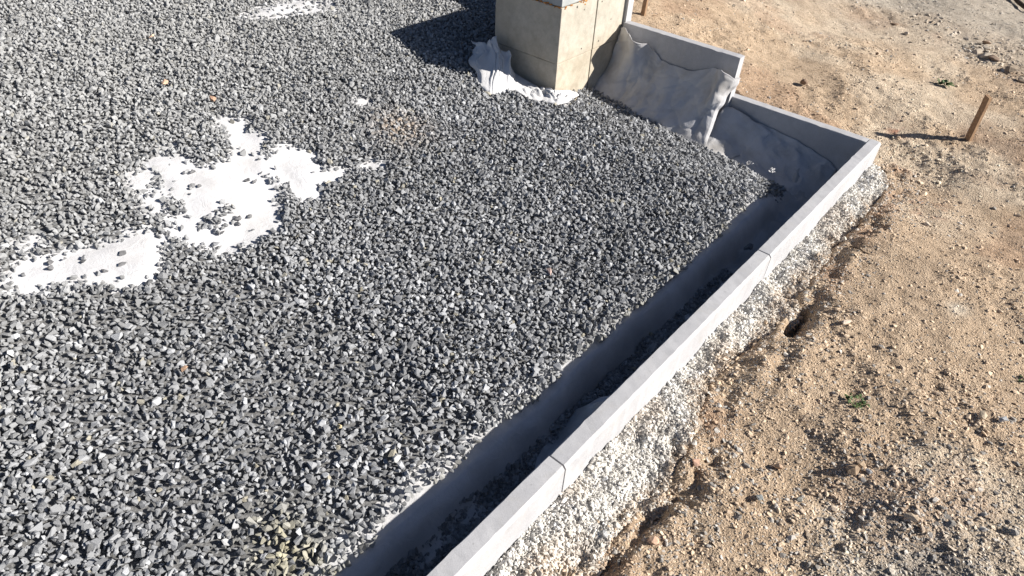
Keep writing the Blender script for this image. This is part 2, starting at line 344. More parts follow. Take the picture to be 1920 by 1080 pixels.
def scatter(name, P, rot, sc, tint, col, m, seed):
    N = len(P); me = bpy.data.meshes.new(name); me.vertices.add(N)
    me.vertices.foreach_set('co', P.astype(np.float32).ravel())
    for an, ty, da, key in (('rot', 'FLOAT_VECTOR', rot, 'vector'), ('siz', 'FLOAT_VECTOR', sc, 'vector'), ('tint', 'FLOAT_COLOR', np.concatenate([tint, np.ones((N, 1))], 1), 'color')):
        me.attributes.new(an, ty, 'POINT').data.foreach_set(key, np.ascontiguousarray(da, dtype=np.float32).ravel())
    me.attributes.new('idx', 'INT', 'POINT').data.foreach_set('value', np.random.default_rng(seed).integers(0, len(col.objects), N).astype(np.int32))
    o = bpy.data.objects.new(name, me); S.collection.objects.link(o)
    g = bpy.data.node_groups.new(name, 'GeometryNodeTree')
    g.interface.new_socket('Geometry', in_out='INPUT', socket_type='NodeSocketGeometry')
    g.interface.new_socket('Geometry', in_out='OUTPUT', socket_type='NodeSocketGeometry')
    gi = g.nodes.new('NodeGroupInput'); go = g.nodes.new('NodeGroupOutput'); ip = g.nodes.new('GeometryNodeInstanceOnPoints')
    ci = g.nodes.new('GeometryNodeCollectionInfo'); ci.inputs['Collection'].default_value = col
    ci.inputs['Separate Children'].default_value = True; ci.inputs['Reset Children'].default_value = True
    L = g.links.new
    def na(n, t):
        a = g.nodes.new('GeometryNodeInputNamedAttribute'); a.data_type = t; a.inputs['Name'].default_value = n; return a.outputs['Attribute']
    L(gi.outputs[0], ip.inputs['Points']); L(ci.outputs[0], ip.inputs['Instance']); ip.inputs['Pick Instance'].default_value = True
    L(na('idx', 'INT'), ip.inputs['Instance Index']); L(na('rot', 'FLOAT_VECTOR'), ip.inputs['Rotation']); L(na('siz', 'FLOAT_VECTOR'), ip.inputs['Scale'])
    L(ip.outputs[0], go.inputs[0])
    md = o.modifiers.new('scatter', 'NODES'); md.node_group = g
    return o
def in_view(x, y, z, mx=.12):
    """keeps loose stones to the part of the ground this side of the photograph could plausibly see"""
    q = (np.stack([x, y, z], -1)-np.array(cam.location))@np.array(cam.rotation_euler.to_matrix())
    u = q[..., 0]/-q[..., 2]; v = q[..., 1]/-q[..., 2]
    return (q[..., 2] < 0) & (abs(u) < .777*(1+2*mx)) & (abs(v) < .437*(1+2*mx))
SKIRT_FOOT = [(-1.60, -.60), (-1.403, -.763), (-1.364, -.772), (-1.34, -.755), (-1.325, -.705), (-1.304, -.66), (-1.238, -.652), (-1.176, -.602), (-1.134, -.582), (-1.13, -.42), (-1.2, -.40), (-1.2, -.52), (-1.55, -.52)]
V_gr = variants('gravel_stone', 28, (9, 15), M_gravel, 3)
V_pe = variants('pebble_stone', 14, (10, 16), M_pebble, 4, (.5, .9), (.7, 1))
# ------------------------------------------------------------------ the dark gravel bed
PX, PY, PZ, SZ = [], [], [], []
for layer, (d, dz, smin) in enumerate(((.0122, -.004, .0), (.0148, .003, .0))):
    x, y = jgrid(-6.2, -.13, -3.5, -.06, d, rng)
    far = np.hypot(x-.4, y+2.7) > 3.6
    ok = in_view(x, y, heap(x, y)) & ~(far & (rng.random(len(x)) < .0))
    x, y = x[ok], y[ok]
    m = heap_mask(x, y); bd = bald(x, y)
    short = sst(-.24, -.30, x)*(x > -1.25)*(y > -.4)
    ok = (m > (.62+.2*layer+.22*sst(-.2, .5, fbm(y, x*0, .22, 2, 171)))*(1-.72*short)*(1-.7*np.exp(-((x+.20)/.05)**2-((y+.31)/.09)**2))+.08*rng.random(len(x))) & (bd > (.002 if layer == 0 else .014))
    ok &= (x < -.223-.016*sst(.05, .5, fbm(y, x*0, .3, 3, 173))) | ((y > -.42) & (x < -.16))
    ok &= ~((x > -1.56) & (x < -1.19) & (y > -.53)) & ~((poly_sd(x, y, SKIRT_FOOT) < -.004))
    x, y = x[ok], y[ok]; m = heap_mask(x, y)
    s = .0145*np.exp(rng.normal(0, .28, len(x))); s = np.clip(s, .006, .030)
    z = sheet_z(x, y)+.016*np.clip((m-.3)/.6, .2, 1)*np.clip(bald(x, y)/.03, .35, 1)+dz+rng.normal(0, .0022, len(x))
    PX.append(x); PY.append(y); PZ.append(z); SZ.append(s)
# fines between the stones
# stones that slid down into the trench
n = 11500; y = rng.uniform(-2.9, -.35, n); cx_ = -.148+.010*fbm(y, 0*y, .3, 2, 131)
wid = np.interp(-y, [.35, .6, .9, 1.3, 2.0, 2.6], [.004, .010, .016, .024, .034, .042])
x = cx_+rng.uniform(-1, 1, n)*wid
keepm = (rng.random(n) < np.interp(-y, [.35, .6, .8, 1.1, 1.5], [.02, .1, .4, .95, 1.0])) & (fbm(x, y, .10, 2, 133) > np.interp(-y, [.4, .9, 1.4, 2.2], [.25, .0, -.4, -1.])) & (x < -.062)
x, y = x[keepm], y[keepm]
PX.append(x); PY.append(y); PZ.append(sheet_z(x, y)+rng.uniform(.004, .014, len(x))); SZ.append(.016*np.exp(rng.normal(0, .2, len(x))))
# few loose ones round the bald patches
n = 9000; x = rng.uniform(-1.8, -1.15, n); y = rng.uniform(-2.6, -1.55, n); b = bald(x, y)
kp = (b < .004) & (rng.random(n) < .09*np.exp(b/.016)); x, y = x[kp], y[kp]
PX.append(x); PY.append(y); PZ.append(sheet_z(x, y)+.005); SZ.append(.018*np.exp(rng.normal(0, .2, len(x))))
n = 260; x = rng.uniform(-2.46, -2.2, n); y = rng.uniform(-1.26, -.78, n); kp = bald(x, y) < .004; x, y = x[kp], y[kp]
PX.append(x); PY.append(y); PZ.append(sheet_z(x, y)+.005); SZ.append(.019*np.exp(rng.normal(0, .2, len(x))))
x = np.concatenate(PX); y = np.concatenate(PY); z = np.concatenate(PZ); s = np.concatenate(SZ); N = len(x)
print('gravel stones', N)
v = .262*np.exp(rng.normal(0, .27, N)); v = np.clip(v, .07, .6)
v = v*(1+.12*fbm(x, y, .35, 2, 141))
tint = np.stack([v*.975, v, v*1.045], -1)
def mix_tint(c, w, k): w = np.clip(w, 0, 1)[:, None]; return c*(1-w)+k*w
tint = mix_tint(tint, .75*rng.random(N)*np.exp(-((x+1.38)/.10)**2-((y+1.235)/.09)**2)*1.3, np.array([.42, .31, .21]))  # brownish dusty patch on the gravel
tint = mix_tint(tint, (rng.random(N) < .7)*np.exp(-((x+.34)/.10)**2-((y+2.47)/.06)**2)*.9, np.array([.40, .37, .26])*(.7+.6*rng.random((N, 1))))
tint = mix_tint(tint, (rng.random(N) < .012)*.8, np.array([.36, .33, .25]))
tint = mix_tint(tint, .35*np.exp(-((-.215-x)/.03)**2)*(rng.random(N) < .5), np.array([.36, .34, .26]))
tint = mix_tint(tint, .60*sst(.6, 2.3, -x+.25*(-2-y)), np.array([.37, .37, .36]))  # stones blend to a paler, even grey towards the left
sc = np.stack([s*1.12, s*1.05, s], -1)*(.9+.25*rng.random((N, 3)))
rot = np.stack([rng.normal(0, .75, N), rng.normal(0, .75, N), rng.uniform(0, 6.283, N)], -1)
g = scatter('dark_gravel', np.stack([x, y, z], -1), rot, sc, tint, V_gr, M_gravel, 5)
xf = -np.array(spaced([(.15, 1.3, .014), (1.3, 3.0, .025)])+grow(3.0, .03, 7.0))[::-1]; yf = -np.array(spaced([(.2, 3.2, .016)])+grow(3.2, .03, 4.6))[::-1]
Xf, Yf = np.meshgrid(xf, yf); okf = (heap_mask(Xf, Yf) > .9) & (Xf < -.275-.01*vnoise(Yf, Xf*0, .05, 3)) & ((Yf < -.40) | (Xf < -1.3)) & (bald(Xf, Yf) > .016) & (poly_sd(Xf, Yf, SKIRT_FOOT) > .01)
okf = okf[:-1, :-1] & okf[1:, 1:] & okf[:-1, 1:] & okf[1:, :-1]
fines = grid_mesh('gravel_fines', Xf, Yf, sheet_z(Xf, Yf)+.0035+.002*vnoise(Xf, Yf, .03, 7), solid_stone('stone_fines', (.18, .18, .18), .1, .5, 160), okf); tag(fines, kind='structure')
tag(g, 'dark grey crushed stone covering the bed and lying in the trench', 'gravel', kind='stuff')

# ------------------------------------------------------------------ pale bedding outside the kerb
ys = np.arange(-3.2, .012, .008); t = np.linspace(0, 1, 30)
T, Y = np.meshgrid(t, ys); E_ = strip_edge(Y)+.012; X = .0015+(E_-.0015)*T
def bed_z(x, y, t):
    z = -.108+.012*fbm(x, y, .09, 3, 151)+.006*np.abs(fbm(x, y, .05, 2, 152))+.007*fbm(x, y, .03, 2, 153)-.016*sst(.1, .8, fbm(x, y, .14, 2, 159))*sst(.3, .7, t)-.026*sst(.82, 1.0, t)-.010*sst(.4, .9, t)
    for a, b, r1, r2, d in PITS[1:3]: z = z-.6*d*np.exp(-((x-a+.03)/(r1*1.3))**2-((y-b)/(r2))**2)
    return z
Zb = bed_z(X, Y, T)
bed = grid_mesh('kerb_bedding', X, Y, Zb, solid_stone('bedding_concrete', (.55, .53, .49), .1, .35, 90)); tag(bed, kind='structure')
x, y = jgrid(.002, .22, -3.0, .01, .0046, rng); e = strip_edge(y)+.02*rng.random(len(y)); kp = (x < e) & in_view(x, y, 0*x-.1)
x, y = x[kp], y[kp]; e = strip_edge(y); tt = x/(e+.012)
z = bed_z(x, y, np.clip(tt, 0, 1))+rng.uniform(-.001, .004, len(x)); N = len(x); s = .0074*np.exp(rng.normal(0, .36, N))
z = np.maximum(z, np.where(tt > .95, dirt_full(x, y), -9))
v = .68*np.exp(rng.normal(0, .25, N)); mud = np.clip(sst(.42, .95, tt+.45*fbm(x, y, .12, 3, 155))*.8*(.4+.8*rng.random(N))+.35*sst(.2, .8, fbm(x, y, .16, 3, 157)), 0, .9)
tint = np.stack([v, v*.965, v*.905], -1); tint = tint*(1-mud[:, None])+mud[:, None]*np.array([.42, .33, .245])*(.6+.8*rng.random((N, 1)))
g = scatter('pale_gravel', np.stack([x, y, z], -1), rng.uniform(0, 6.28, (N, 3)), np.stack([s, s, s], -1)*(.8+.4*rng.random((N, 3))), np.clip(tint, .05, .86), V_pe, M_pebble, 6)
tag(g, 'pale fine gravel packed along the outer side of the long kerb', 'gravel', kind='stuff')
print('bed', N)

# ------------------------------------------------------------------ crumbs and pebbles on the earth
def spots(x, y): return .6*sst(-.1, .7, fbm(x, y, .22, 4, 161))+.5*sst(-.3, .6, fbm(x, y, .35, 3, 93))
x, y = jgrid(-1.7, 1.6, -2.5, 3.6, .0068, rng)
x2, y2 = jgrid(0, 1.3, -2.5, .2, .0056, rng); kq = rng.random(len(x2)) < .25+.6*np.exp(-((x2-.6)/.35)**2-((y2+1.75)/.5)**2)
x = np.concatenate([x, x2[kq]]); y = np.concatenate([y, y2[kq]])
x3 = rng.normal(0, 1, 900); y3 = 1.45-.55*x3*.4+rng.normal(0, .13, 900); x3 = .15+.28*x3; x = np.concatenate([x, x3]); y = np.concatenate([y, y3])
dist = np.hypot(x-.4, y+2.7); p = np.interp(dist, [1.2, 2.2, 3.5, 6], [.9, .7, .4, .15])*(.22+.8*spots(x, y))
near_edge = np.exp(-((x-strip_edge(y)-.06)/.07)**2)*(y < .1); p = p+near_edge*.5
p = p+.5*np.exp(-((x-.58)/.25)**2-((y+1.6)/.3)**2)
over = (x < strip_edge(y)+.004) & (y < .01) & (rng.random(len(x)) > .55*np.exp(-((x-strip_edge(y))/.03)**2)); kp = in_view(x, y, dirt_z(x, y), .08) & (rng.random(len(x)) < p) & ~over & ~((x < .004) & (y < .01))
x, y = x[kp], y[kp]; N = len(x)
s = np.clip(.0038*np.exp(rng.normal(0, .52, N)), .0020, .016)*np.interp(np.hypot(x-.4, y+2.7), [1.5, 4, 7], [1, 1.25, 1.6])
ridge = np.exp(-((y-1.45+.78*(x-.15))/.14)**2)*(x > -.4); s = s*(1+1.9*ridge*(rng.random(N) < .5))*(1+.8*(rng.random(N) < .008))
z = dirt_full(x, y)+s*.05
sg = (x < strip_edge(y)+.012) & (y < .01) & (x > 0)
z = np.where(sg, np.maximum(z, bed_z(x, y, np.clip(x/(strip_edge(y)+.012), 0, 1))+.004), z)
tint = earth_tint(x, y)*(.74+.46*rng.random((N, 1)))*(1-.35*ridge[:, None]*rng.random((N, 1)))
gw = (rng.random(N) < .11+.45*np.exp(-((x-.58)/.25)**2-((y+1.65)/.3)**2)+.3*near_edge[kp])
gv = rng.uniform(.24, .62, N); gc = np.stack([gv, gv*.93, gv*.84], -1)
tint = np.where(gw[:, None], gc, tint)
g = scatter('earth_crumbs', np.stack([x, y, z], -1), np.stack([rng.normal(0, .3, N), rng.normal(0, .3, N), rng.uniform(0, 6.28, N)], -1), np.stack([s*1.25, s*1.1, s*.72], -1), np.clip(tint, .03, .8), V_pe, M_pebble, 8)
tag(g, 'loose crumbs of tan earth and small pebbles strewn over the ground', 'pebbles', kind='stuff')
print('crumbs', N)

# ------------------------------------------------------------------ kerb stones
def kerb(L, Wd, H, ch=.0085, ch2=.002):
    """kerb along local y from 0 to L; top outer (+x) edge chamfered; with nicked, slightly uneven edges"""
    prof = [(0, -H), (0, -ch), (-ch*.8, 0), (-Wd+ch2, 0), (-Wd, -ch2), (-Wd, -H)]
    n = max(2, int(L/.02)); V = []; F = []
    for i in range(n+1):
        y = L*i/n; en = .0015 if i in (0, n) else 0
        for (a, b) in prof:
            j = .0008*random.uniform(-1, 1)-(.0025 if random.random() < .012 and b > -.01 else 0)
            V.append((a*(1-en*4)+(j if b > -.01 else 0), y, b-(en if b > -.01 else 0)+j*.5))
    k_ = len(prof)
    for i in range(n):
        for j in range(k_): a = i*k_+j; b = i*k_+(j+1) % k_; F.append((a, b, b+k_, a+k_))
    F.append(tuple(range(k_))[::-1]); F.append(tuple(n*k_+j for j in range(k_)))
    return V, F
def place_kerb(loc, rz, L, Wd, H, label, tilt=0, **kw):
    V, F = kerb(L, Wd, H, **kw)
    o = mk('kerb_stone', V, F, M_kerb); o.location = loc; o.rotation_euler = (tilt, 0, rz)
    bm = bmesh.new(); bm.from_mesh(o.data); bmesh.ops.recalc_face_normals(bm, faces=bm.faces[:]); bm.to_mesh(o.data); bm.free()
    tag(o, label, 'kerb stone', 'concrete kerb stones round the gravel bed'); return o
g_ = .0045
place_kerb((0, -1+g_/2, 0), 0, 1-g_/2, .0440, .30, 'upper kerb stone of the long row, reaching up to the corner')
place_kerb((.0004, -2+g_/2, -.0006), R(.03), 1-g_, .0438, .30, 'middle kerb stone of the long row, between the two dark joints')
place_kerb((-.0008, -3+g_/2, .0004), R(-.03), 1-g_, .0440, .30, 'nearest kerb stone, cut by the bottom edge of the photo, below the second joint')
place_kerb((0, -4+g_/2, 0), 0, 1-g_, .0440, .30, 'kerb stone continuing the long row out of frame towards the viewer')
# short row: local +x chamfer faces outwards (+y), so turn by 90 degrees
place_kerb((-.0455, 0, -.001), R(90), .60, .0435, .30, 'lower short kerb stone meeting the long row at the corner', ch=.003)
place_kerb((-.613, -.0215, .171), R(90), .570, .0435, .36, 'raised short kerb stone above the hanging fabric flap, right of the concrete pillar', ch=.003)
place_kerb((-1.185, -.004, .345), R(90), .570, .0435, .40, 'kerb stone end at the right side of the pillar, cut by the photo top', ch=.003)
place_kerb((-1.757, -.004, .515), R(90), .570, .0435, .42, 'stepped kerb stone behind the pillar, out of frame above it', ch=.003)
place_kerb((-2.329, -.004, .685), R(90), .570, .0435, .46, 'topmost stepped kerb stone, out of frame up the slope', ch=.003)

# ------------------------------------------------------------------ concrete pillar of cast blocks
def empty(name, loc):
    o = bpy.data.objects.new(name, None); S.collection.objects.link(o); o.location = loc; o.empty_display_size = .1; return o
def block(x0, x1, y0, y1, z0, z1, name, parent, m, ch=.004):
    bm = bmesh.new(); bmesh.ops.create_cube(bm, size=1)
    for v in bm.verts: v.co = Vector(((x0+x1)/2+v.co.x*(x1-x0), (y0+y1)/2+v.co.y*(y1-y0), (z0+z1)/2+v.co.z*(z1-z0)))
    bmesh.ops.bevel(bm, geom=bm.edges[:], offset=ch, segments=2, affect='EDGES', profile=.6)
    me = bpy.data.meshes.new(name); bm.to_mesh(me); bm.free(); me.materials.append(m)
    me.transform(Matrix.Translation(-parent.location))
    o = bpy.data.objects.new(name, me); S.collection.objects.link(o); o.parent = parent; return o
pil = empty('concrete_pillar', (0, 0, 0)); tag(pil, 'square tan concrete block pillar with rusty stains, rising out of the gravel', 'pillar')
for y0, y1 in ((-.520, -.2735), (-.2665, -.030)):
    block(-1.546, -1.2015, y0+(.003 if y0 < -.5 else 0), y1, -.40, .0935, 'concrete_block', pil, M_pillar, .003)
    block(-1.553, -1.200, y0, y1, .0955, .321, 'concrete_block', pil, M_pillar, .003)
k = NT('grey_concrete'); n1 = k.noise(20, 5, .6); f1 = k.noise(300, 3); M_cap = k.fin(k.mix(.3, k.ramp(n1, [(.3, (.33, .35, .35)), (.7, (.45, .47, .46))]), k.ramp(f1, [(.3, .7), (.7, 1.1)]), 'MULTIPLY'), k.bump(f1, .001, .5), .9)
cap = block(-1.550, -1.203, -.517, -.033, .324, .375, 'cap_slab', pil, M_cap, .003)
# mortar core, set back so that the joints read as dark lines
core = block(-1.540, -1.206, -.512, -.037, -.38, .37, 'mortar_core', pil, solid_stone('mortar', (.16, .14, .11)), .001)
# rusty foam blobs along the top joint
V = []; F = []
def blob(c, r, seed, V, F):
    me = hull_mesh('tmp', 14, (r[0]*2, r[1]*2, r[2]*2), M_rust, seed, .3, True); b = len(V)
    V += [tuple(Vector(v.co)+Vector(c)) for v in me.vertices]; F += [tuple(b+i for i in p.vertices) for p in me.polygons]; bpy.data.meshes.remove(me)
rr = random.Random(5)
for i in range(34):
    t = rr.random()**.8; w_ = rr.uniform(.4, 1)
    blob((-1.52+.31*t, -.518, .3225+rr.gauss(0, .0022)-.0*t), (.014*w_, .0036, .0052*w_), 500+i, V, F)
for i in range(9): blob((-1.199, -.50+.16*rr.random()**1.6, .322+rr.gauss(0, .003)), (.0025, .007, .004), 600+i, V, F)
for i in range(9): blob((-1.199, -.355+rr.gauss(0, .010), .322+rr.gauss(0, .004)), (.0025, .007, .005), 650+i, V, F)
o = mk('rust_crust', V, F, M_rust, pil); o['kind'] = 'stuff'

# ------------------------------------------------------------------ fabric pieces
def sheet_obj(name, fn, ns, nt_, m, thick=.0018):
    V = []; F = []
    for i in range(ns+1):
        for j in range(nt_+1): V.append(fn(i/ns, j/nt_))
    for i in range(ns):
        for j in range(nt_): a = i*(nt_+1)+j; F.append((a, a+1, a+nt_+2, a+nt_+1))
    o = mk(name, V, F, m, smooth=True)
    md = o.modifiers.new('thickness', 'SOLIDIFY'); md.thickness = thick; md.offset = 0
    return o
nz = lambda a, b, s, sd=0: float(vnoise(np.array(a), np.array(b), s, sd))
# flap over the raised kerb
TOPX = [-1.188, -1.159, -1.114, -1.069, -1.026, -1.006, -.962, -.906, -.801, -.697, -.648, -.605]
TOPZ = [.150, .156, .150, .142, .124, .100, .066, .060, .064, .102, .128, .098]
def flap(s, t):
    s2 = min(s/.93, 1); x = float(np.interp(s2, np.linspace(0, 1, 12), TOPX)); z = float(np.interp(s2, np.linspace(0, 1, 12), TOPZ))
    z += .004*nz(s*9, 0, .35, 3)
    yb = -.070; ye = float(np.interp(x, [-1.19, -1.05, -.8, -.6], [-.22, -.27, -.29, -.27]))
    xb = x+.03*float(sst(-.85, -.60, x))-.02
    zb = float(sheet_z(xb, ye))+.004
    p = t**1.15
    y = yb+(ye-yb)*(p**1.35); zz = z+(zb-z)*(1-(1-p)**1.25)
    bulge = math.sin(math.pi*min(1, t*1.05))
    y -= .018*bulge*(.6+.6*nz(x, t*.3, .16, 7)); 
    y -= .016*bulge*nz(x*1.0+t*.25, t*.1, .075, 11)
    # left fold standing off the kerb
    f = math.exp(-((x+1.065)/(.075 if x < -1.065 else .040))**2)*(1-t)**1.1; y -= .100*f; zz += .012*f
    f2 = math.exp(-((x+.645)/.035)**2)*(1-t)**2.6; y -= .075*f2; zz += .008*f2
    xx = x+(xb-x)*t
    if s > .93:                                     # wraps forward over the kerb end
        k_ = (s-.93)/.07; xx += .014*k_*(1-t*.3); y += .034*k_*(1-t); zz -= .012*k_*(1-t)
    cr = float(crease(np.array(x+.2*t), np.array(t*.25), .11, 3)); cr2 = float(crease(np.array(x-.1*t), np.array(t*.3), .05, 8, 2)); en = min(1, 5*t)*min(1, 6*(1-t))
    sag = math.exp(-((x+1.02+.05*t)/.07)**2)*math.sin(math.pi*t)
    y += (.013*cr*(.3+.7*en)+.003*cr2)*(1-.6*float(sst(.8, 1, s)))+.030*sag-.012*float(np.exp(-((x+.92-.1*t)/.04)**2))*en
    e_ = float(sst(.72, 1, s)); xx -= e_*(.026*math.sin(math.pi*min(1, t*1.1))+.008*nz(t, 2, .12, 3)); y -= e_*.008*math.sin(math.pi*t*1.5)*(t < .67)
    return (xx, y, zz+.004*nz(xx, y, .05, 13)-.012*sag)
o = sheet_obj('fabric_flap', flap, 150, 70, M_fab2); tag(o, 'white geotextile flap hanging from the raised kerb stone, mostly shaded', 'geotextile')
# second loose piece lining the corner between flap and long kerb
def corner(s, t):
    x = -.62+.52*s; top = float(np.interp(x, [-.62, -.5, -.377, -.28, -.208, -.13, -.09], [-.045, -.062, -.078, -.09, -.107, -.13, -.15]))+.004*nz(x, 0, .06, 5)
    ye = float(np.interp(x, [-.62, -.4, -.25, -.1], [-.235, -.235, -.25, -.25])); p = t
    y = -.0475+(ye+.0475)*p**1.2; zb = float(sheet_z(x, ye))+.004
    z = top+(zb-top)*(1-(1-p)**1.6)-.008*math.sin(math.pi*p)*(1+nz(x, y, .09, 9))
    z = max(z, float(sheet_z(x, y))+.003)
    z += .010*float(crease(np.array(x), np.array(y), .15, 6))*math.sin(math.pi*min(1, .15+.85*t))
    return (x+.01*nz(x, y, .1, 4), y, max(z, float(sheet_z(x, y))+.003)+.003*nz(x+y, y, .035, 6))
o = sheet_obj('fabric_lining', corner, 70, 36, M_fab2); tag(o, 'greyish geotextile piece lying in the shaded corner against the lower short kerb', 'geotextile')
# a second loose drape slipping from under the flap down into the corner
def drape(s, t):
    x = -.60+.20*s-.10*t; y = -.060-.215*t; b_ = math.sin(math.pi*t)
    z = float(np.interp(x+.10*t, [-.6, -.5, -.4], [-.035, -.058, -.085]))*(1-t)+float(sheet_z(x, -.275))*t
    z = z-.034*b_+.004*math.exp(-((s-.35-.3*t)/.16)**2)*b_+.006*float(crease(np.array(x), np.array(y), .09, 14))*b_+.004*nz(x, y, .04, 3)
    z -= .030*max(0, s-.8)*5*t*(1-t)
    return (x+.014*nz(t, s, .3, 5), y, max(z, float(sheet_z(x, y))+.008))
o = sheet_obj('fabric_drape', drape, 44, 40, M_fab2); tag(o, 'loose pale geotextile fold slipping from under the hanging flap into the corner', 'geotextile')
# ruffled strip of fabric along the foot of the long kerb
def strip(s, t):
    y = -.52-2.2*s; a = .5+.5*max(-1, min(1, 1.6*nz(y, 3, .30, 8)+.5*nz(y, 1, .11, 2))); a *= min(1, (1-s)*6+.2)*min(1, s*8+.2)
    w = .050+.058*a+.008*nz(y, 0, .05, 4); top = .030+.070*a
    cr = float(crease(np.array(y), np.array(t*.1), .07, 12, 2))
    x = -.049-w*t; z = float(sheet_z(-.07, y))+top-(top+.012)*t**1.25+.008*cr*math.sin(math.pi*min(1, .2+.8*t))*(.4+a)
    zs = float(sheet_z(x, y))
    if t > .9 and a > .5: z = max(z, zs+.016+.010*nz(y, 5, .05, 2))        # curled free edge
    return (x, y, max(z, zs+.003))
o = sheet_obj('fabric_strip', strip, 420, 14, M_fab2); tag(o, 'rumpled strip of geotextile running along the foot of the long kerb inside the trench', 'geotextile')
# crumpled skirt round the pillar foot
SK_T = [(-1.615, -.6, .104), (-1.567, -.6, .108), (-1.541, -.59, .108), (-1.526, -.58, .128), (-1.51, -.56, .143), (-1.488, -.57, .122), (-1.47, -.575, .096), (-1.428, -.56, .101), (-1.441, -.56, .062), (-1.429, -.55, .004), (-1.396, -.545, -.02), (-1.332, -.54, -.022), (-1.257, -.538, -.018), (-1.196, -.536, -.010), (-1.183, -.515, -.018), (-1.185, -.46, -.035), (-1.188, -.40, -.065)]
SK_B = [(-1.45, -.74), (-1.40, -.767), (-1.364, -.772), (-1.35, -.77), (-1.34, -.755), (-1.329, -.733), (-1.325, -.705), (-1.319, -.677), (-1.304, -.66), (-1.274, -.653), (-1.238, -.652), (-1.211, -.632), (-1.176, -.602), (-1.134, -.582), (-1.120, -.535), (-1.135, -.475), (-1.155, -.40)]
def skirt(s, t):
    u = s*(len(SK_T)-1); i = min(int(u), len(SK_T)-2); f = u-i
    a = [SK_T[i][k]*(1-f)+SK_T[i+1][k]*f for k in range(3)]; c = [SK_B[i][k]*(1-f)+SK_B[i+1][k]*f for k in range(2)]
    zb = float(heap(*c))+.002; big = max(0, 1-s/.6)
    fold = (.012*nz(s*3+.5*t, t*.5, .25, 3)+.015*float(crease(np.array(s*3+.35*t), np.array(t*.8), .30, 5)))*(.35+big)*math.sin(math.pi*min(1, t*.85+.12))
    x = a[0]+(c[0]-a[0])*t**1.2+.5*fold; y = a[1]+(c[1]-a[1])*t**1.35+fold
    z = a[2]+(zb-a[2])*(1-(1-t)**1.15)+.010*math.sin(math.pi*t)+.012*nz(s*3, t, .07, 8)*(s > .55)*math.sin(math.pi*t)
    z += .006*nz(s*3, 0, .04, 9)*(1-t)
    return (x, y, max(z, float(heap(x, y))-.004*(t > .9)))
o = sheet_obj('fabric_skirt', skirt, 150, 16, M_fab3); tag(o, 'crumpled white geotextile bunched round the shaded foot of the pillar', 'geotextile')
# torn tufts at the tip of the heap
def tuft(cx2, cy2, seed):
    r0 = random.Random(seed); V = []; F = []; z0 = float(heap(cx2, cy2))
    for q in range(9):                                    # short torn strands of fibre
        a = r0.uniform(0, 6.28); l = r0.uniform(.012, .026); w = r0.uniform(.003, .006); el = r0.uniform(.2, 1.2); b0 = len(V)
        for j in range(5):
            t = j/4; d = l*t; c_ = a+t*r0.uniform(-.9, .9)
            for sg in (-1, 1): V.append((cx2+d*math.cos(el)*math.cos(c_)-sg*w*(1-t*.7)*math.sin(a), cy2+d*math.cos(el)*math.sin(c_)+sg*w*(1-t*.7)*math.cos(a), z0+.002+d*math.sin(el)+r0.uniform(0, .003)))
        for j in range(4): k2 = b0+2*j; F.append((k2, k2+1, k2+3, k2+2))
    o = mk('fabric_tuft', V, F, M_fab, smooth=True); o.modifiers.new('thickness', 'SOLIDIFY').thickness = .0012; return o
tag(tuft(-.395, -.250, 1.0), 'small torn tuft of white fabric sticking up at the gravel edge, farther from the corner', 'fabric scrap')
tag(tuft(-.300, -.230, 2.3), 'small curled tuft of white fabric beyond the tip of the gravel heap', 'fabric scrap')

# ------------------------------------------------------------------ stakes
def stake(loc, w, d, h, lean, rz, label):
    o = None; bm = bmesh.new(); bmesh.ops.create_cube(bm, size=1)
    for v in bm.verts:
        z = (v.co.z+.5)*(h+.06)-.06; v.co = Vector((v.co.x*w, v.co.y*d, z+(v.co.x*.008 if z > 0 else 0)))
    bmesh.ops.subdivide_edges(bm, edges=[e for e in bm.edges if abs(e.verts[0].co.z-e.verts[1].co.z) > .05], cuts=4)
    for v in bm.verts: v.co.x += random.uniform(-.0006, .0006); v.co.y += random.uniform(-.0006, .0006)
    bmesh.ops.bevel(bm, geom=bm.edges[:], offset=.0012, segments=1, affect='EDGES')
    me = bpy.data.meshes.new('wooden_stake'); bm.to_mesh(me); bm.free(); me.materials.append(M_wood)
    o = bpy.data.objects.new('wooden_stake', me); S.collection.objects.link(o)
    o.location = loc; o.rotation_euler = (lean[0], lean[1], rz); tag(o, label, 'stake', 'wooden setting-out stakes'); return o
def gz(x, y): return float(dirt_full(np.array(x), np.array(y)))
stake((.233, .438, gz(.233, .438)), .024, .018, .185, (R(0), R(3)), R(150), 'flat wooden stake standing in the tan earth, casting a long shadow to the kerb corner')
stake((-1.215, .150, gz(-1.215, .150)), .020, .020, .26, (0, R(2)), R(10), 'brown wooden stake behind the pillar, cut by the top of the photo')

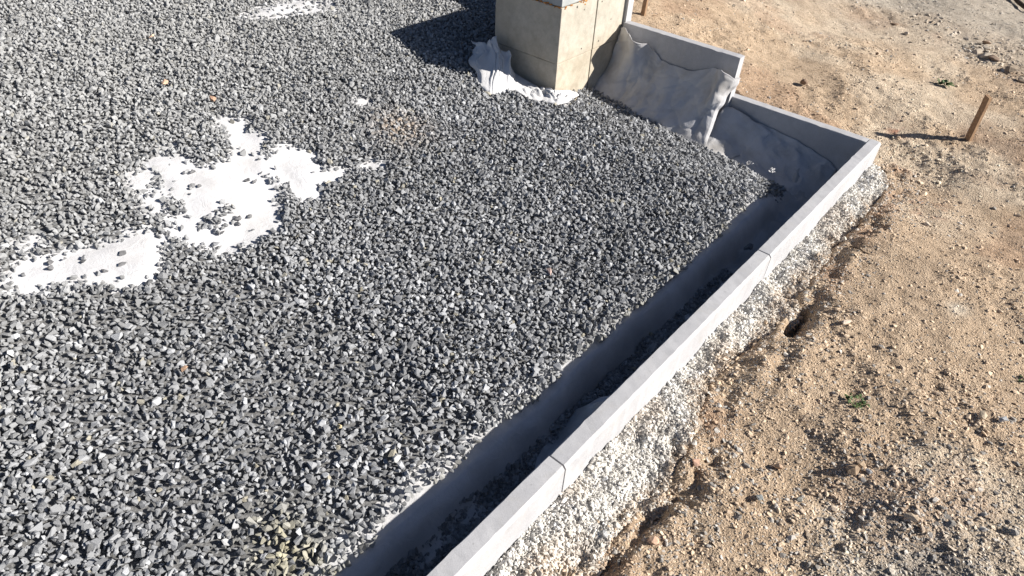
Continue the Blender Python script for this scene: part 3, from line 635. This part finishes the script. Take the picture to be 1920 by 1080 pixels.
# ------------------------------------------------------------------ single stones, clods, chips
def rock(name, x, y, dims, col, label, cat='stone', seed=0, on='earth', sink=.3, group=None, n=16, var=.25, rz=None, round_=False):
    m = solid_stone(name, col, .2, var, 80)
    me = hull_mesh(name, n, dims, m, seed+900, .25, round_)
    o = bpy.data.objects.new(name, me); S.collection.objects.link(o)
    sink *= .5; z = gz(x, y)+.001 if on == 'earth' else (float(heap(x, y))+.006 if on == 'gravel' else float(sheet_z(x, y)))
    o.location = (x, y, z+dims[2]*(.5-sink)); r = random.Random(seed); o.rotation_euler = (r.uniform(-.25, .25), r.uniform(-.25, .25), r.uniform(0, 6.28) if rz is None else rz)
    return tag(o, label, cat, group)
rock('tan_chip', -2.039, -1.772, (.034, .026, .012), (.55, .38, .27), 'small tan chip on the dark gravel, upper left of the orange one', seed=1, on='gravel')
rock('orange_chip', -1.86, -1.693, (.032, .022, .014), (.42, .27, .19), 'orange-brown brick chip on the gravel just above the bald white patch', seed=2, on='gravel')
rock('tan_chip', -2.371, -1.641, (.040, .024, .010), (.52, .38, .28), 'faint tan chip on the gravel near the top left of the photo', seed=3, on='gravel')
rock('pink_chip', -.506, -1.411, (.040, .014, .010), (.48, .36, .32), 'thin pinkish sliver lying on the gravel near the middle of the photo', seed=4, on='gravel', n=10)
rock('orange_chip', -.884, -2.373, (.022, .019, .014), (.42, .28, .19), 'small orange stone among the grey gravel at lower left', seed=5, on='gravel')
rock('yellow_pebble', -.491, -2.213, (.014, .013, .011), (.60, .50, .30), 'little yellow pebble on the gravel left of the trench', seed=6, on='gravel')
rock('pale_stone', -.328, -2.18, (.024, .022, .014), (.50, .50, .49), 'light grey stone brighter than the gravel around it, near the trench', seed=7, on='gravel')
rock('earth_clod', -.455, .346, (.040, .036, .034), (.20, .14, .10), 'dark round clod of earth behind the lower short kerb', 'clod', 11, sink=.15, round_=True, n=26)
rock('pale_chip', .261, -1.029, (.040, .026, .010), (.66, .55, .45), 'pale pinkish tile fragment lying flat on the earth beside the dark hollow', seed=12, n=12, var=.08, sink=.1, rz=.9)
rock('brick_chip', .175, -1.719, (.024, .022, .010), (.58, .37, .27), 'square pinkish brick chip at the edge of the pale bedding', seed=13, n=10, var=.1, sink=.1)
rock('brown_stone', .452, -1.519, (.034, .028, .024), (.34, .25, .17), 'brown rounded stone, largest of the trio on the lower right earth', seed=14, round_=True, n=24, sink=.2)
rock('tan_stone', .462, -1.490, (.024, .018, .014), (.50, .38, .26), 'tan stone touching the far side of the brown rounded stone', seed=15, sink=.2)
rock('grey_stone', .480, -1.500, (.018, .012, .010), (.42, .42, .42), 'small grey stone right of the brown rounded stone', seed=16)
rock('brown_stone', .321, -1.6, (.020, .016, .014), (.38, .27, .19), 'small brown stone with a dark shadow, right of the square brick chip', seed=17, sink=.15)
rock('grey_stone', .324, -1.708, (.022, .017, .013), (.42, .44, .42), 'grey-green stone on the earth below the square brick chip', seed=18, sink=.2)
rock('grey_stone', .392, -1.65, (.016, .013, .011), (.30, .30, .27), 'small dark grey stone between two pale stones on the lower earth', seed=19, sink=.2)
rock('tan_stone', .632, -1.158, (.030, .022, .016), (.46, .38, .28), 'tan stone, left one of the pair near the right edge', seed=20)
rock('grey_stone', .672, -1.139, (.024, .018, .014), (.40, .41, .42), 'bluish grey stone, right one of the pair near the right edge', seed=21)
rock('tan_stone', .586, -1.562, (.030, .020, .012), (.55, .44, .32), 'pale tan stone on the grey gravelly earth at lower right', seed=22)
rock('pale_stone', .285, -.30, (.022, .018, .012), (.60, .52, .42), 'pale stone on the earth right of the long kerb near the corner', seed=23)
rock('tan_stone', .205, -1.95, (.030, .020, .014), (.52, .35, .25), 'pinkish tan lump on the edge of the bedding near the bottom of the photo', seed=24)
rock('tan_stone', .170, -2.09, (.030, .024, .016), (.55, .38, .27), 'pinkish brown lump at the bottom edge beside the bedding', seed=25)
for i, (x, y, dm, c, lb) in enumerate([
    (.10, 1.50, (.09, .05, .03), (.22, .16, .12), 'dark flat clod, left one of the ridge at upper right'),
    (.20, 1.42, (.08, .06, .04), (.30, .24, .18), 'brown clod in the middle of the ridge at upper right'),
    (.27, 1.30, (.07, .05, .03), (.36, .30, .23), 'greyish clod at the near end of the ridge at upper right'),
    (.02, 1.66, (.07, .04, .025), (.26, .19, .14), 'dark clod at the far end of the ridge at upper right'),
    (-.33, 1.45, (.045, .03, .02), (.58, .50, .40), 'pale stone on the earth far behind the kerb corner'),
    (-.42, 1.52, (.05, .03, .02), (.24, .17, .12), 'dark clod beside the pale stone far behind the kerb corner'),
    (-.75, 1.75, (.05, .035, .025), (.22, .16, .12), 'dark clod near the top edge of the photo'),
    (-.33, .95, (.022, .018, .016), (.20, .14, .10), 'small dark clod on the smooth earth between kerb and ridge')]):
    rock('earth_clod' if 'clod' in lb else 'pale_stone', x, y, dm, c, lb, 'clod' if 'clod' in lb else 'stone', 40+i, sink=.3, round_=True, n=22)
for i, (x, y) in enumerate([(-1.500, -1.99), (-1.488, -1.975), (-1.56, -1.955), (-1.44, -1.84), (-1.425, -1.825), (-1.29, -1.93), (-1.30, -1.965), (-1.285, -1.975), (-1.36, -2.285), (-1.32, -2.305), (-1.42, -2.45), (-1.44, -2.44), (-1.33, -2.35), (-1.395, -2.375), (-1.27, -1.66), (-1.28, -2.03)]):
    s_ = .017+.006*random.random(); c_ = .13+.08*random.random()
    rock('gravel_stone', x, y, (s_*1.2, s_, s_*.6), (c_, c_, c_*1.03), 'single dark gravel stone lying loose on the '+('narrow left arm' if y < -2.2 else 'wide main part')+' of the bald white patch', 'stone', 60+i, 'sheet', .0, 'loose gravel stones on the '+('left arm' if y < -2.2 else 'main part')+' of the bare fabric', 12)

# ------------------------------------------------------------------ weeds, twig, branch
def weed(x, y, n, L, label, seed, spread=1.0):
    r = random.Random(seed); V = []; F = []
    for i in range(n):
        a = r.uniform(0, 6.28); el = r.uniform(.25, 1.1); l = L*r.uniform(.5, 1); w = l*r.uniform(.16, .26)
        bx, by = r.uniform(-.4, .4)*L*spread, r.uniform(-.4, .4)*L*spread; b = len(V)
        for j, (t, ww) in enumerate(((0, .25), (.35, 1), (.7, .8), (1, .03))):
            d = l*t; z = d*math.sin(el)*(1-.45*t); h = d*math.cos(el)
            for sg in (-1, 1): V.append((bx+h*math.cos(a)-sg*w*ww*math.sin(a)/1, by+h*math.sin(a)+sg*w*ww*math.cos(a), z+.004*abs(ww)))
        for j in range(3): q = b+2*j; F.append((q, q+1, q+3, q+2))
    o = mk('weed', V, F, M_leaf, smooth=False); o.location = (x, y, gz(x, y)+.003)
    o.modifiers.new('thickness', 'SOLIDIFY').thickness = .0005
    return tag(o, label, 'weed')
weed(.0, .888, 16, .050, 'little bright green weed growing in the earth up beyond the stake', 1)
weed(.387, -1.302, 30, .018, 'low dark green weed spreading on the earth right of the bedding', 2, 3.0)
weed(.690, -.905, 12, .018, 'small green weed tuft at the right edge of the photo', 3, 2.0)
def tube(name, pts, rad, m, label, cat):
    V = []; F = []; n = 6; pts = [Vector(p) for p in pts]
    for i, p in enumerate(pts):
        d = (pts[min(i+1, len(pts)-1)]-pts[max(i-1, 0)]).normalized(); q = d.to_track_quat('Z', 'Y'); r = rad*(1-.5*i/len(pts))
        for j in range(n): V.append(tuple(p+q@Vector((r*math.cos(j*6.283/n), r*math.sin(j*6.283/n), 0))))
    for i in range(len(pts)-1):
        for j in range(n): a = i*n+j; b = i*n+(j+1) % n; F.append((a, b, b+n, a+n))
    F.append(tuple(range(n))[::-1]); F.append(tuple((len(pts)-1)*n+j for j in range(n)))
    return tag(mk(name, V, F, m, smooth=True), label, cat)
tube('root', [(x, y, gz(x, y)+.003+.004*math.sin(i)) for i, (x, y) in enumerate([(.135, -.62), (.15, -.635), (.165, -.645), (.18, -.645), (.197, -.64), (.215, -.632)])], .0035, M_bark, 'thin dark root lying at the edge of the bedding', 'root')
tube('branch', [(x, y, gz(x, y)+.02) for x, y in [(-.20, 3.05), (-.08, 2.90), (-.02, 2.76), (.06, 2.62), (.16, 2.52), (.30, 2.40)]], .016, M_bark, 'dark bent branch lying on the earth at the top right corner', 'branch')
